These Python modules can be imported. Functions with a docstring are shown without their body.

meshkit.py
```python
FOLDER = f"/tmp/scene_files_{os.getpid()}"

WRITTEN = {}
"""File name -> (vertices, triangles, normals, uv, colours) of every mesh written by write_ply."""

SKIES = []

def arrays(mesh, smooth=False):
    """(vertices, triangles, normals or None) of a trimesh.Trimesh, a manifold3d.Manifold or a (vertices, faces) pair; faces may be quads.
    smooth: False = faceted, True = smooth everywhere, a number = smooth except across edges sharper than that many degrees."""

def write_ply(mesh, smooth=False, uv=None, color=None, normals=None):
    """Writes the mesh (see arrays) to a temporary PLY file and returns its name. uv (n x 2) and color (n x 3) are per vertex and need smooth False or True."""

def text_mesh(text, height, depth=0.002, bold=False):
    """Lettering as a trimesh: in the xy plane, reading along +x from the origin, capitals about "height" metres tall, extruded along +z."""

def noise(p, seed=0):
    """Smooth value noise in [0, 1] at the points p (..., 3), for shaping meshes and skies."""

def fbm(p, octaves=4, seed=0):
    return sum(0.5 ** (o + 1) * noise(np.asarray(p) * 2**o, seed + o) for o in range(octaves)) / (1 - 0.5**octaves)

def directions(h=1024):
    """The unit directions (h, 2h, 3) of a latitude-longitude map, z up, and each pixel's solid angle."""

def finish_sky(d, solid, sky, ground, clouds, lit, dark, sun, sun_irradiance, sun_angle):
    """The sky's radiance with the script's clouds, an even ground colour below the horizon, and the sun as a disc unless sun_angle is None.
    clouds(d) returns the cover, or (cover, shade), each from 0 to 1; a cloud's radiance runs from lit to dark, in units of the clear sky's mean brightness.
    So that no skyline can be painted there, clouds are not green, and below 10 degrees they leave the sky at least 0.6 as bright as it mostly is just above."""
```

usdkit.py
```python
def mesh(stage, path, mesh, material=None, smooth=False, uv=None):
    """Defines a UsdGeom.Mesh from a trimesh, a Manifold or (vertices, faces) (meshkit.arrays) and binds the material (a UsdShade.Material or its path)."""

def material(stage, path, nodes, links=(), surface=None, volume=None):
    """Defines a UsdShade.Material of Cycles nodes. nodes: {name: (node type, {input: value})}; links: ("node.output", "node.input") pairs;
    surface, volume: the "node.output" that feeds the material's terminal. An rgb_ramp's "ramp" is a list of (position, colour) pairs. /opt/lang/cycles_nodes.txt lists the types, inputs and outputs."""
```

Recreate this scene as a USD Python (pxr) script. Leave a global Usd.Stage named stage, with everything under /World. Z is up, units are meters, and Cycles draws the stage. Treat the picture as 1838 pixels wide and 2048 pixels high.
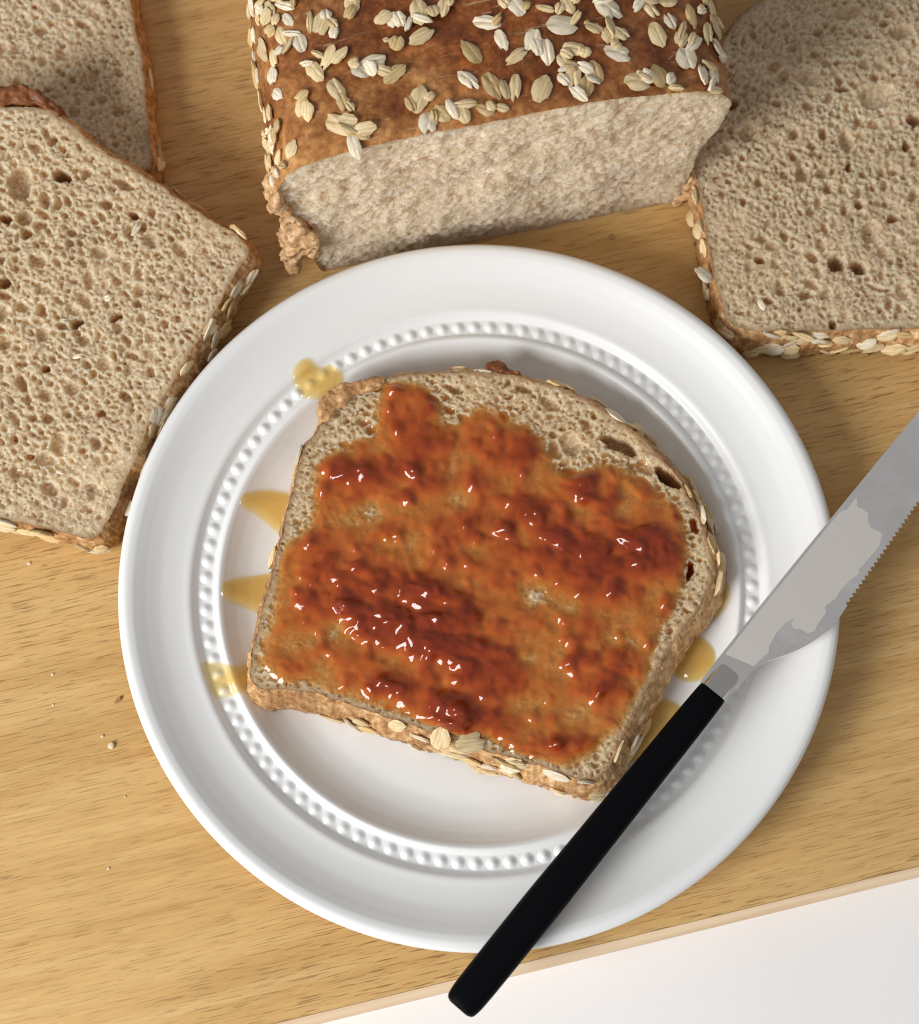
import math, random
import numpy as np, trimesh, shapely, usdkit, meshkit
from shapely.geometry import Polygon
from scipy.spatial import Delaunay, cKDTree
from scipy.interpolate import PchipInterpolator, splprep, splev, RegularGridInterpolator
from scipy.ndimage import gaussian_filter, maximum_filter, map_coordinates
from pxr import Usd, UsdGeom, UsdLux, UsdShade, Gf, Sdf, Vt
import manifold3d as m3

rng = np.random.default_rng(7)
stage = Usd.Stage.CreateInMemory()
UsdGeom.SetStageUpAxis(stage, UsdGeom.Tokens.z)
UsdGeom.SetStageMetersPerUnit(stage, 1.0)
UsdGeom.Xform.Define(stage, '/World')
UsdGeom.Scope.Define(stage, '/World/Looks')

# ------------------------------------------------------------------ camera
# a phone held about half a metre over the plate, leaning 12 degrees towards the loaf
F, DW, DH = 3500.0, 1820.0, 2028.0            # focal length and picture size in one unit
DIST, PX, PY = 0.487, 949.0, 1146.0
AX = math.radians(12) + math.atan((PY - DH / 2) / F)
FWD = np.array([0, math.sin(AX), -math.cos(AX)])
UP = np.array([0, math.cos(AX), math.sin(AX)])
RT = np.array([1.0, 0, 0])
_v = FWD * F + RT * (PX - DW / 2) - UP * (PY - DH / 2)
EYE = np.array([0, 0, .019]) - _v / np.linalg.norm(_v) * DIST

def ray(x, y):
    d = FWD * F + RT * (x - DW / 2) - UP * (y - DH / 2)
    return d / np.linalg.norm(d)

def at_plane(x, y, p, n):
    d = ray(x, y)
    return EYE + d * (((p - EYE) @ n) / (d @ n))

def at(x, y, z):
    return at_plane(x, y, np.array([0, 0, z]), np.array([0, 0, 1.0]))

cam = UsdGeom.Camera.Define(stage, '/World/camera')
M = np.eye(4); M[0, :3] = RT; M[1, :3] = UP; M[2, :3] = -FWD; M[3, :3] = EYE
cam.AddTransformOp().Set(Gf.Matrix4d(M.tolist()))
cam.CreateHorizontalApertureAttr(36.0); cam.CreateVerticalApertureAttr(36.0 * 1024 / 919)
cam.CreateFocalLengthAttr(36.0 * F / DW)
cam.CreateClippingRangeAttr(Gf.Vec2f(0.01, 50))
cam.CreateFStopAttr(13.0)
cam.CreateFocusDistanceAttr(float((np.array([0, 0.0, .022]) - EYE) @ FWD))
cam.CreateExposureAttr(0.0)

# ------------------------------------------------------------------ light: one big window at the lower left, pale room all round
def room_fill():
    dome = UsdLux.DomeLight.Define(stage, '/World/room_light')
    m = usdkit.material(stage, '/World/Looks/room', {
        'b': ('background_shader', {'color': (.98, .985, 1.0), 'strength': .335})}, [], surface='b.background')
    UsdShade.MaterialBindingAPI.Apply(dome.GetPrim()).Bind(m)

def window(pos, look, w, h, power, color):
    l = UsdLux.RectLight.Define(stage, '/World/window_light')
    l.CreateWidthAttr(w); l.CreateHeightAttr(h); l.CreateIntensityAttr(power); l.CreateColorAttr(Gf.Vec3f(*color))
    z = np.array(pos, float) - np.array(look, float); z /= np.linalg.norm(z)
    x = np.cross([0, 0, 1.0], z); x /= np.linalg.norm(x); y = np.cross(z, x)
    T = np.eye(4); T[0, :3] = x; T[1, :3] = y; T[2, :3] = z; T[3, :3] = pos
    l.AddTransformOp().Set(Gf.Matrix4d(T.tolist()))

room_fill()
az = math.atan2(-.60, -.80); el = math.radians(33.5); dist = 1.10
window((dist * math.cos(el) * math.cos(az), dist * math.cos(el) * math.sin(az), dist * math.sin(el)), (0, 0, 0), .42, .50, 20.6, (1.0, 1.0, 1.0))

# ------------------------------------------------------------------ helpers
used = {}
def numbered(parent, name):
    k = (parent, name); n = used.get(k, 0); used[k] = n + 1
    return name if n == 0 else f'{name}_{n:03d}'

def mat4(R, o):
    T = np.eye(4); T[:3, :3] = np.asarray(R).T; T[3, :3] = o      # rows are the axes (USD row vectors); R has axes as columns
    return T

def thing(name, label, cat, R=None, o=(0, 0, 0), group=None):
    p = '/World/' + numbered('/World', name)
    x = UsdGeom.Xform.Define(stage, p)
    x.AddTransformOp().Set(Gf.Matrix4d(mat4(np.eye(3) if R is None else R, o).tolist()))
    tag(x.GetPrim(), label, cat, group)
    return p

def tag(prim, label=None, cat=None, group=None, kind=None):
    for k, v in (('label', label), ('category', cat), ('group', group), ('kind', kind)):
        if v: prim.SetCustomDataByKey(k, v)

def obj(name, mesh, material, parent='/World', smooth=True, T=None, attrs=None):
    p = parent + '/' + numbered(parent, name)
    g = usdkit.mesh(stage, p, mesh, '/World/Looks/' + material, smooth)
    if T is not None: g.AddTransformOp().Set(Gf.Matrix4d(np.asarray(T).tolist()))
    for k, v in (attrs or {}).items():
        UsdGeom.PrimvarsAPI(g).CreatePrimvar(k, Sdf.ValueTypeNames.FloatArray, 'vertex').Set(Vt.FloatArray.FromNumpy(np.asarray(v, np.float32)))
    return g.GetPrim()

def spline(pts, n=1500):
    pts = np.asarray(pts, float)
    d = np.r_[0, np.cumsum(np.linalg.norm(np.diff(np.r_[pts, pts[:1]], axis=0), axis=1) ** .5)]
    tck, u = splprep(np.r_[pts, pts[:1]].T, u=d / d[-1], s=0, per=True)
    c = np.array(splev(np.linspace(0, 1, 6000), tck)).T
    L = np.r_[0, np.cumsum(np.linalg.norm(np.diff(c, axis=0), axis=1))]
    t = np.linspace(0, L[-1], n, endpoint=False)
    return np.stack([np.interp(t, L, c[:, k]) for k in range(c.shape[1])], 1)

def normals2(c):
    t = np.roll(c, -1, 0) - np.roll(c, 1, 0)
    nn = np.stack([t[:, 1], -t[:, 0]], 1)
    return nn / np.linalg.norm(nn, axis=1, keepdims=True)

def ccw(c):
    a = np.sum(c[:, 0] * np.roll(c[:, 1], -1) - c[:, 1] * np.roll(c[:, 0], -1))
    return c if a > 0 else c[::-1]

def fbm3(p, s, octaves=3, seed=0):
    """fbm in -1..1 at feature size s metres; p (..., 2 or 3)"""
    p = np.asarray(p, float)
    if p.shape[-1] == 2: p = np.concatenate([p, np.full(p.shape[:-1] + (1,), .37)], -1)
    return 2 * meshkit.fbm(p / s + 31.7, octaves, seed) - 1

def smooth01(t):
    t = np.clip(t, 0, 1); return t * t * (3 - 2 * t)

def seg_strip(ids_a, ids_b, closed=True):
    """quads between two index rows as triangles"""
    n = len(ids_a); i = np.arange(n if closed else n - 1); j = (i + 1) % n
    return np.vstack([np.stack([ids_a[i], ids_a[j], ids_b[j]], 1), np.stack([ids_a[i], ids_b[j], ids_b[i]], 1)])

# ------------------------------------------------------------------ materials
def mat(name, nodes, links, surface, volume=None):
    usdkit.material(stage, '/World/Looks/' + name, nodes, links, surface, volume)

def noise(scale, detail=3, rough=.55, dist=0):
    return ('noise_texture', {'scale': scale, 'detail': detail, 'roughness': rough, 'distortion': dist})

TC = ('texture_coordinate', {})
# cutting board wood: grain runs along local x
mat('wood', {
    'tc': TC,
    'm1': ('mapping', {'scale': (9, 190, 60)}), 'n1': noise(1, 4, .6, .6),
    'm2': ('mapping', {'scale': (105, 2300, 300)}), 'n2': noise(1, 2, .5, .25),
    'm3': ('mapping', {'scale': (2.4, 26, 8)}), 'n3': noise(1, 3, .5, 1.2),
    'm4': ('mapping', {'scale': (60, 900, 200)}), 'n4': noise(1, 3, .6, .3),
    'm5': ('mapping', {'scale': (6, 14, 8)}), 'n5': noise(1, 2, .5, .4),
    'r1': ('rgb_ramp', {'ramp': [(.25, (.56, .325, .112)), (.5, (.65, .405, .155)), (.75, (.71, .475, .20))]}),
    'r3': ('rgb_ramp', {'ramp': [(.34, (.88, .85, .80)), (.52, (1, 1, 1)), (.7, (1.06, 1.07, 1.08))]}),
    'mx': ('mix', {'mix_type': 'multiply', 'fac': .85}),
    'r2': ('rgb_ramp', {'ramp': [(.575, (0, 0, 0)), (.625, (1, 1, 1))]}),
    'r5': ('rgb_ramp', {'ramp': [(.34, (.35, .35, .35)), (.58, (1, 1, 1))]}),
    'mm': ('math', {'math_type': 'multiply'}),
    'mf': ('math', {'math_type': 'multiply', 'value2': .74}),
    'mp': ('mix', {'mix_type': 'mix', 'color2': (.22, .10, .032)}),
    'r4': ('rgb_ramp', {'ramp': [(.3, (.90, .89, .87)), (.7, (1.05, 1.05, 1.05))]}),
    'm6': ('mix', {'mix_type': 'multiply', 'fac': 1.0}),
    'b': ('bump', {'strength': .25, 'distance': .0004, 'invert': True}),
    'p': ('principled_bsdf', {'roughness': .48, 'specular_ior_level': .35})},
    [(f'tc.object', f'm{k}.vector') for k in (1, 2, 3, 4, 5)] + [(f'm{k}.vector', f'n{k}.vector') for k in (1, 2, 3, 4, 5)] +
    [('n1.fac', 'r1.fac'), ('n3.fac', 'r3.fac'), ('r1.color', 'mx.color1'), ('r3.color', 'mx.color2'), ('n2.fac', 'r2.fac'), ('n5.fac', 'r5.fac'),
     ('r2.color', 'mm.value1'), ('r5.color', 'mm.value2'), ('mm.value', 'mf.value1'), ('mf.value', 'mp.fac'), ('mx.color', 'mp.color1'),
     ('n4.fac', 'r4.fac'), ('mp.color', 'm6.color1'), ('r4.color', 'm6.color2'), ('m6.color', 'p.base_color'), ('mm.value', 'b.height'), ('b.normal', 'p.normal')], 'p.BSDF')
mat('table_white', {'tc': TC, 'n': noise(900, 3), 'n2': noise(9, 2), 'r': ('rgb_ramp', {'ramp': [(.35, (.86, .84, .83)), (.65, (.90, .885, .88))]}), 'b': ('bump', {'strength': .08, 'distance': .0004}),
    'p': ('principled_bsdf', {'roughness': .42})}, [('tc.object', 'n.vector'), ('tc.object', 'n2.vector'), ('n2.fac', 'r.fac'), ('r.color', 'p.base_color'), ('n.fac', 'b.height'), ('b.normal', 'p.normal')], 'p.BSDF')
mat('porcelain', {'tc': TC, 'n': noise(260, 2), 'b': ('bump', {'strength': .03, 'distance': .0005}),
    'p': ('principled_bsdf', {'base_color': (.80, .80, .785), 'roughness': .33, 'specular_ior_level': .5})},
    [('tc.object', 'n.vector'), ('n.fac', 'b.height'), ('b.normal', 'p.normal')], 'p.BSDF')

def crumb_mat(name, dark, light, crust, bump=.9, sss=.0006):
    mat(name, {'tc': TC, 'n': noise(900, 4, .7), 'n2': noise(2200, 3, .6), 'n3': noise(70, 3),
        'r': ('rgb_ramp', {'ramp': [(.3, dark), (.7, light)]}),
        'r3': ('rgb_ramp', {'ramp': [(.35, (.90, .88, .85)), (.65, (1.05, 1.05, 1.05))]}),
        'mx': ('mix', {'mix_type': 'multiply', 'fac': 1.0}),
        'e': ('attribute', {'attribute': 'edge'}), 'em': ('math', {'math_type': 'multiply_add', 'value2': .7, 'value3': 0.0}),
        'ea': ('math', {'math_type': 'multiply', 'use_clamp': True}), 'er': ('rgb_ramp', {'ramp': [(.30, (.5, .5, .5)), (.65, (1, 1, 1))]}),
        'mc': ('mix', {'mix_type': 'mix', 'color2': crust}),
        'b': ('bump', {'strength': bump, 'distance': .0007}),
        'fl': noise(420, 2, .5), 'fr': ('rgb_ramp', {'ramp': [(.66, (1, 1, 1)), (.74, (.66, .52, .38))]}), 'fm': ('mix', {'mix_type': 'multiply', 'fac': 1.0}),
        'p': ('principled_bsdf', {'roughness': .75, 'specular_ior_level': .2, 'subsurface_method': 'random_walk', 'subsurface_weight': .75, 'subsurface_scale': sss, 'subsurface_radius': (1.0, .80, .62)})},
        [('tc.object', 'n.vector'), ('tc.object', 'n2.vector'), ('tc.object', 'n3.vector'), ('n.fac', 'r.fac'), ('n3.fac', 'r3.fac'), ('r.color', 'mx.color1'), ('r3.color', 'mx.color2'),
         ('e.fac', 'ea.value1'), ('n.fac', 'er.fac'), ('er.color', 'ea.value2'), ('ea.value', 'mc.fac'), ('tc.object', 'fl.vector'), ('fl.fac', 'fr.fac'), ('mx.color', 'fm.color1'), ('fr.color', 'fm.color2'), ('fm.color', 'mc.color1'),
         ('mc.color', 'p.base_color'), ('n2.fac', 'b.height'), ('b.normal', 'p.normal')], 'p.BSDF')
crumb_mat('crumb', (.46, .305, .16), (.98, .80, .56), (.46, .26, .11))
crumb_mat('toasted_crumb', (.44, .275, .13), (.97, .765, .51), (.42, .19, .065))
crumb_mat('loaf_crumb', (.55, .38, .22), (.98, .81, .59), (.52, .31, .14), .8, .0012)

def crust_mat(name, cols, rough, scale=120, flour=.0, gold=False):
    mat(name, {'tc': TC, 'n': noise(scale, 5, .62, .4), 'n2': noise(520, 5, .6), 'n3': noise(28, 3, .5), 'ms': ('mapping', {'scale': (60, 420, 420)}), 'n4': noise(1, 4, .65, .8),
        'r': ('rgb_ramp', {'ramp': [(.22, cols[0]), (.45, cols[1]), (.62, cols[2]), (.8, cols[3])]}),
        'r3': ('rgb_ramp', {'ramp': [(.34, (.68, .60, .54)), (.66, (1.18, 1.2, 1.22))]}), 'mx': ('mix', {'mix_type': 'multiply', 'fac': 1.0}),
        'r4': ('rgb_ramp', {'ramp': [(.61, (0, 0, 0)), (.72, (flour, flour, flour))]}), 'mf': ('mix', {'mix_type': 'mix', 'color2': (.66, .46, .27)}),
        'r2': ('rgb_ramp', {'ramp': [(.36, (.72, .66, .60)), (.5, (1, 1, 1)), (.66, (1.35, 1.4, 1.5))]}), 'm2': ('mix', {'mix_type': 'multiply', 'fac': 1.0}),
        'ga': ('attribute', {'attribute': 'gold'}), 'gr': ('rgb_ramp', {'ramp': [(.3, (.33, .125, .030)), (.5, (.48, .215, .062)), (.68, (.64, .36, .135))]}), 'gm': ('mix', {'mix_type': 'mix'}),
        'b': ('bump', {'strength': .42, 'distance': .0009}),
        'p': ('principled_bsdf', {'roughness': rough, 'specular_ior_level': .4})},
        [('tc.object', 'n.vector'), ('tc.object', 'n2.vector'), ('tc.object', 'n3.vector'), ('tc.object', 'ms.vector'), ('ms.vector', 'n4.vector'),
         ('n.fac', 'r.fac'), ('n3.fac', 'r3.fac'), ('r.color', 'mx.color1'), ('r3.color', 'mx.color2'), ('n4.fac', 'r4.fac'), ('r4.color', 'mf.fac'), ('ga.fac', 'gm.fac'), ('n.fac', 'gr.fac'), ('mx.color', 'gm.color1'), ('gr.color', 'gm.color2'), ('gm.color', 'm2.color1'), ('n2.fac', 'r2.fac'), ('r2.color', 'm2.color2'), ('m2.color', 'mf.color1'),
         ('mf.color', 'p.base_color'), ('n2.fac', 'b.height'), ('b.normal', 'p.normal')], 'p.BSDF')
crust_mat('golden_crust', [(.24, .115, .043), (.50, .27, .105), (.66, .42, .20), (.79, .60, .37)], .65, 330)
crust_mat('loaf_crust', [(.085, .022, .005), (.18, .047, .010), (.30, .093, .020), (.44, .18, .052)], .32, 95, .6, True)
crust_mat('torn', [(.34, .17, .065), (.55, .33, .15), (.70, .49, .28), (.82, .66, .46)], .7, 420)
crust_mat('dark_crust', [(.11, .033, .009), (.19, .06, .017), (.30, .11, .034), (.42, .19, .07)], .38, 160, .3)

for i, (a, b, c) in enumerate([((.40, .26, .10), (.70, .52, .27), (.84, .69, .44)), ((.42, .31, .17), (.76, .64, .44), (.90, .82, .68)), ((.34, .20, .07), (.60, .41, .18), (.76, .57, .31))]):
    nm = ['oat', 'pale_oat', 'toasted_oat'][i]
    mat(nm, {'tc': TC, 'm': ('mapping', {'scale': (120, 1900, 400)}), 'n': noise(1, 3, .65, .5), 'oi': ('object_info', {}),
        'r': ('rgb_ramp', {'ramp': [(.30, a), (.46, b), (.64, c)]}),
        'hr': ('map_range', {'to_min': .80, 'to_max': 1.12}), 'h': ('hsv', {}), 'b': ('bump', {'strength': .22, 'distance': .0004}),
        'p': ('principled_bsdf', {'roughness': .55, 'specular_ior_level': .3})},
        [('tc.object', 'm.vector'), ('m.vector', 'n.vector'), ('n.fac', 'r.fac'), ('oi.random', 'hr.value'), ('hr.result', 'h.value'), ('r.color', 'h.color'), ('h.color', 'p.base_color'),
         ('n.fac', 'b.height'), ('b.normal', 'p.normal')], 'p.BSDF')

def syrup_mat(name, k, body, fac, gloss, bumps, sss=.0008):
    """clear sugary film: what lies beneath shows through it, tinted by the film's own thickness (millimetres, primvar thick); the pulp in it scatters"""
    mat(name, {'tc': TC, 't': ('attribute', {'attribute': 'thick'}),
        'sx': ('combine_xyz', {'x': -k[0], 'y': -k[1], 'z': -k[2]}), 'sc': ('vector_math', {'math_type': 'scale'}), 'sp': ('separate_xyz', {}),
        'ex': ('math', {'math_type': 'exponent'}), 'ey': ('math', {'math_type': 'exponent'}), 'ez': ('math', {'math_type': 'exponent'}), 'cc': ('combine_xyz', {}),
        'tr': ('transparent_bsdf', {}), 'n': noise(170, 4, .6, .5), 'n5': noise(60, 3, .55, .6),
        'td': ('math', {'math_type': 'multiply_add', 'value2': 1 / 3.0}), 'nd': ('math', {'math_type': 'multiply_add', 'value2': .34, 'value3': -.17}),
        'pr': ('rgb_ramp', {'ramp': body}),
        'df': ('subsurface_scattering', {'method': 'burley', 'scale': sss, 'radius': (1.0, .30, .10)}), 'pf': ('map_range', {'from_min': 0, 'from_max': fac[2], 'to_min': fac[0], 'to_max': fac[1], 'clamp': True}),
        'pn': ('map_range', {'from_min': .3, 'from_max': .65, 'to_min': .82, 'to_max': 1.1}), 'pm': ('math', {'math_type': 'multiply', 'use_clamp': True}),
        'm1': ('mix_closure', {}), 'nb': noise(bumps[0], 2, .5), 'b': ('bump', {'strength': bumps[1], 'distance': bumps[2]}),
        'gl': ('glossy_bsdf', {'color': (1, 1, 1), 'roughness': gloss}), 'fr': ('fresnel', {'IOR': 1.46}), 'ge': ('geometry', {}),
        'bf': ('math', {'math_type': 'subtract', 'value1': 1.0}), 'ff': ('math', {'math_type': 'multiply'}), 'm2': ('mix_closure', {})},
        [('sx.vector', 'sc.vector1'), ('t.fac', 'sc.scale'), ('sc.vector', 'sp.vector'), ('sp.x', 'ex.value1'), ('sp.y', 'ey.value1'), ('sp.z', 'ez.value1'),
         ('ex.value', 'cc.x'), ('ey.value', 'cc.y'), ('ez.value', 'cc.z'), ('cc.vector', 'tr.color'),
         ('tc.object', 'n.vector'), ('tc.object', 'n5.vector'), ('n5.fac', 'nd.value1'), ('t.fac', 'td.value1'), ('nd.value', 'td.value3'), ('td.value', 'pr.fac'), ('pr.color', 'df.color'),
         ('t.fac', 'pf.value'), ('n.fac', 'pn.value'), ('pf.result', 'pm.value1'), ('pn.result', 'pm.value2'),
         ('pm.value', 'm1.fac'), ('tr.BSDF', 'm1.closure1'), ('df.BSSRDF', 'm1.closure2'),
         ('tc.object', 'nb.vector'), ('nb.fac', 'b.height'), ('b.normal', 'gl.normal'), ('b.normal', 'fr.normal'),
         ('ge.backfacing', 'bf.value2'), ('fr.fac', 'ff.value1'), ('bf.value', 'ff.value2'),
         ('ff.value', 'm2.fac'), ('m1.closure', 'm2.closure1'), ('gl.BSDF', 'm2.closure2')], 'm2.closure')
syrup_mat('jam', (.03, .34, .95), [(.08, (.60, .265, .065)), (.30, (.54, .18, .032)), (.50, (.46, .105, .018)), (.74, (.36, .060, .011)), (1, (.24, .033, .008))], (.06, .80, 1.35), .05, (240, .35, .0008))
syrup_mat('syrup', (.02, .15, .58), [(0, (.82, .62, .25)), (1, (.74, .47, .13))], (.0, .34, 1.8), .05, (60, .1, .0003))
mat('steel', {'tc': TC, 'ns': noise(55, 4, .65, .5), 'rs': ('map_range', {'from_min': .3, 'from_max': .7, 'to_min': .22, 'to_max': .40}), 'cs': ('rgb_ramp', {'ramp': [(.3, (.88, .85, .82)), (.7, (.95, .925, .90))]}), 'm': ('mapping', {'rotation': (0, 0, 0), 'scale': (25, 2600, 50)}), 'n': noise(1, 3, .6), 'b': ('bump', {'strength': .10, 'distance': .0002}),
    'p': ('principled_bsdf', {'metallic': 1.0})},
    [('tc.object', 'ns.vector'), ('ns.fac', 'rs.value'), ('rs.result', 'p.roughness'), ('ns.fac', 'cs.fac'), ('cs.color', 'p.base_color'), ('tc.object', 'm.vector'), ('m.vector', 'n.vector'), ('n.fac', 'b.height'), ('b.normal', 'p.normal')], 'p.BSDF')
mat('polished_steel', {'p': ('principled_bsdf', {'metallic': 1.0, 'base_color': (.62, .60, .57), 'roughness': .10})}, [], 'p.BSDF')
mat('smear', {'tc': TC, 'n': noise(500, 3), 'b': ('bump', {'strength': .15, 'distance': .0003}), 'p': ('principled_bsdf', {'base_color': (.66, .62, .565), 'roughness': .38, 'metallic': .3})},
    [('tc.object', 'n.vector'), ('n.fac', 'b.height'), ('b.normal', 'p.normal')], 'p.BSDF')
mat('pale_crumb', {'tc': TC, 'n': noise(1500, 3), 'r': ('rgb_ramp', {'ramp': [(.3, (.66, .52, .34)), (.7, (.86, .76, .58))]}), 'p': ('principled_bsdf', {'roughness': .8})},
    [('tc.object', 'n.vector'), ('n.fac', 'r.fac'), ('r.color', 'p.base_color')], 'p.BSDF')
mat('black_handle', {'tc': TC, 'n': noise(2600, 3), 'b': ('bump', {'strength': .12, 'distance': .0002}), 'p': ('principled_bsdf', {'base_color': (.003, .003, .0042), 'roughness': .5, 'specular_ior_level': .04})},
    [('tc.object', 'n.vector'), ('n.fac', 'b.height'), ('b.normal', 'p.normal')], 'p.BSDF')

# ------------------------------------------------------------------ the setting: white table, wooden board
BT = .019                                                   # board thickness; its top is z = 0
tb = trimesh.creation.box((3, 3, .03)); tb.apply_translation((0, 0, -BT - .015))
tag(obj('table', tb, 'table_white', smooth=False), kind='structure')

mat('edge_wood', {'tc': TC, 'm': ('mapping', {'scale': (14, 300, 300)}), 'n': noise(1, 4, .6, .3), 'r': ('rgb_ramp', {'ramp': [(.3, (.66, .46, .27)), (.7, (.80, .62, .42))]}), 'p': ('principled_bsdf', {'roughness': .55})},
    [('tc.object', 'm.vector'), ('m.vector', 'n.vector'), ('n.fac', 'r.fac'), ('r.color', 'p.base_color')], 'p.BSDF')
A, B = at(660, 2022, 0), at(1820, 1738, 0)
ex = (B - A) / np.linalg.norm(B - A); ey = np.array([-ex[1], ex[0], 0])
o = A + ey * .16
r = .0028
x0, x1, y0, y1 = -.26, .40, -.16, .235
def bx(a, z): return [(x, y, z) for x in (x0 + a, x1 - a) for y in (y0 + a, y1 - a)]
EW = .0030
bm = m3.Manifold.hull_points(np.array([(x, y, z) for x in (x0, x1) for y in (y0 + EW, y1) for z in (-BT, 0)]))
a_ = np.linspace(0, math.pi / 2, 9); sec = np.vstack([np.c_[y0 + EW - .0001 - (EW - .0001) * np.sin(a_) ** 1.3, -.00025 - .0034 * (1 - np.cos(a_))], [[y0, -BT], [y0 + EW - .0001, -BT]]])
strip = m3.CrossSection([ccw(sec)]).extrude(x1 - x0 - .0004).transform(np.array([[0, 0, 1, x0 + .0002], [1, 0, 0, 0], [0, 1, 0, 0]], float))
p = thing('cutting_board', 'pale brown wooden cutting board with dark grain flecks under the plate', 'cutting board', np.stack([ex, ey, [0, 0, 1.0]], 1), o)
obj('board', bm, 'wood', p, 20)
o_ = obj('rounded_edge', strip, 'edge_wood', p, 50); tag(o_, 'paler rounded front edge of the board')

# ------------------------------------------------------------------ plate
prof = np.array([(0, .42), (3, .42), (5.2, .42), (5.9, .45), (6.4, .55), (6.8, .74), (7.05, .94), (7.2, 1.075), (7.28, 1.11), (7.36, 1.08), (7.46, 1.0), (7.65, .985), (7.85, 1.0), (7.95, 1.08),
                 (8.03, 1.17), (8.12, 1.21), (8.3, 1.235), (8.8, 1.36), (9.2, 1.54), (9.45, 1.68), (9.6, 1.755), (9.75, 1.785), (9.87, 1.755), (9.96, 1.67), (10.0, 1.55)]) / 100
plate_z = PchipInterpolator(prof[:, 0], prof[:, 1])
rt = np.r_[np.linspace(0, .058, 12), np.linspace(.059, .0985, 150), .0985 + .0015 * np.sin(np.linspace(.08, 1, 12) * np.pi / 2)]
top = np.stack([rt, plate_z(rt)], 1)
und = np.array([(9.97, 1.44), (9.8, 1.32), (9.3, 1.12), (8.5, .86), (7.6, .62), (6.9, .36), (6.5, .12), (6.4, .02), (6.2, 0), (6.0, .02), (5.9, .14), (5.0, .17), (0, .17)]) / 100
pr_ = np.vstack([top, und])
NS = 320
ang = np.linspace(0, 2 * np.pi, NS, endpoint=False)
V = np.stack([pr_[:, None, 0] * np.cos(ang), pr_[:, None, 0] * np.sin(ang), np.repeat(pr_[:, 1:], NS, 1)], -1).reshape(-1, 3)
ids = np.arange(len(V)).reshape(len(pr_), NS)
Fc = np.vstack([seg_strip(ids[i + 1], ids[i]) for i in range(len(pr_) - 1)])
Fc = Fc[:, ::-1]
PL = thing('plate', 'round white porcelain plate with a ring of beads around its well', 'plate')
obj('dish', trimesh.Trimesh(V, Fc[:, ::-1], process=False), 'porcelain', PL, True)
NB, RB, BR, BH = 103, .0766, .00205, .00090
br = np.r_[0, np.linspace(.12, 1, 9)]; ba = np.linspace(0, 2 * np.pi, 20, endpoint=False)
bead_h = lambda q: BH * np.cos(np.clip(q, 0, 1) * np.pi / 2) ** 1.6
bxy = np.stack([br[:, None] * np.cos(ba), br[:, None] * np.sin(ba)], -1) * BR
bid = np.arange(200).reshape(10, 20); bF = np.vstack([seg_strip(bid[k + 1], bid[k])[:, ::-1] for k in range(9)])
bead_c = []
for i in range(NB):
    a = 2 * np.pi * i / NB
    c = np.array([RB * np.cos(a), RB * np.sin(a), .0])
    bead_c.append(c)
    q = bxy.reshape(-1, 2) + c[:2]
    z = plate_z(np.linalg.norm(q, axis=1)) + bead_h(np.repeat(br, 20)) + .00003
    obj('bead', trimesh.Trimesh(np.c_[q, z], bF, process=False), 'porcelain', PL, True)
bead_c = np.array(bead_c); bead_tree = cKDTree(bead_c[:, :2])

def dish_z(xy):
    rr = np.linalg.norm(xy, axis=-1); z = plate_z(np.clip(rr, 0, .1))
    d, _ = bead_tree.query(xy)
    return z + np.where(d < BR, bead_h(d / BR), 0)

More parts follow.
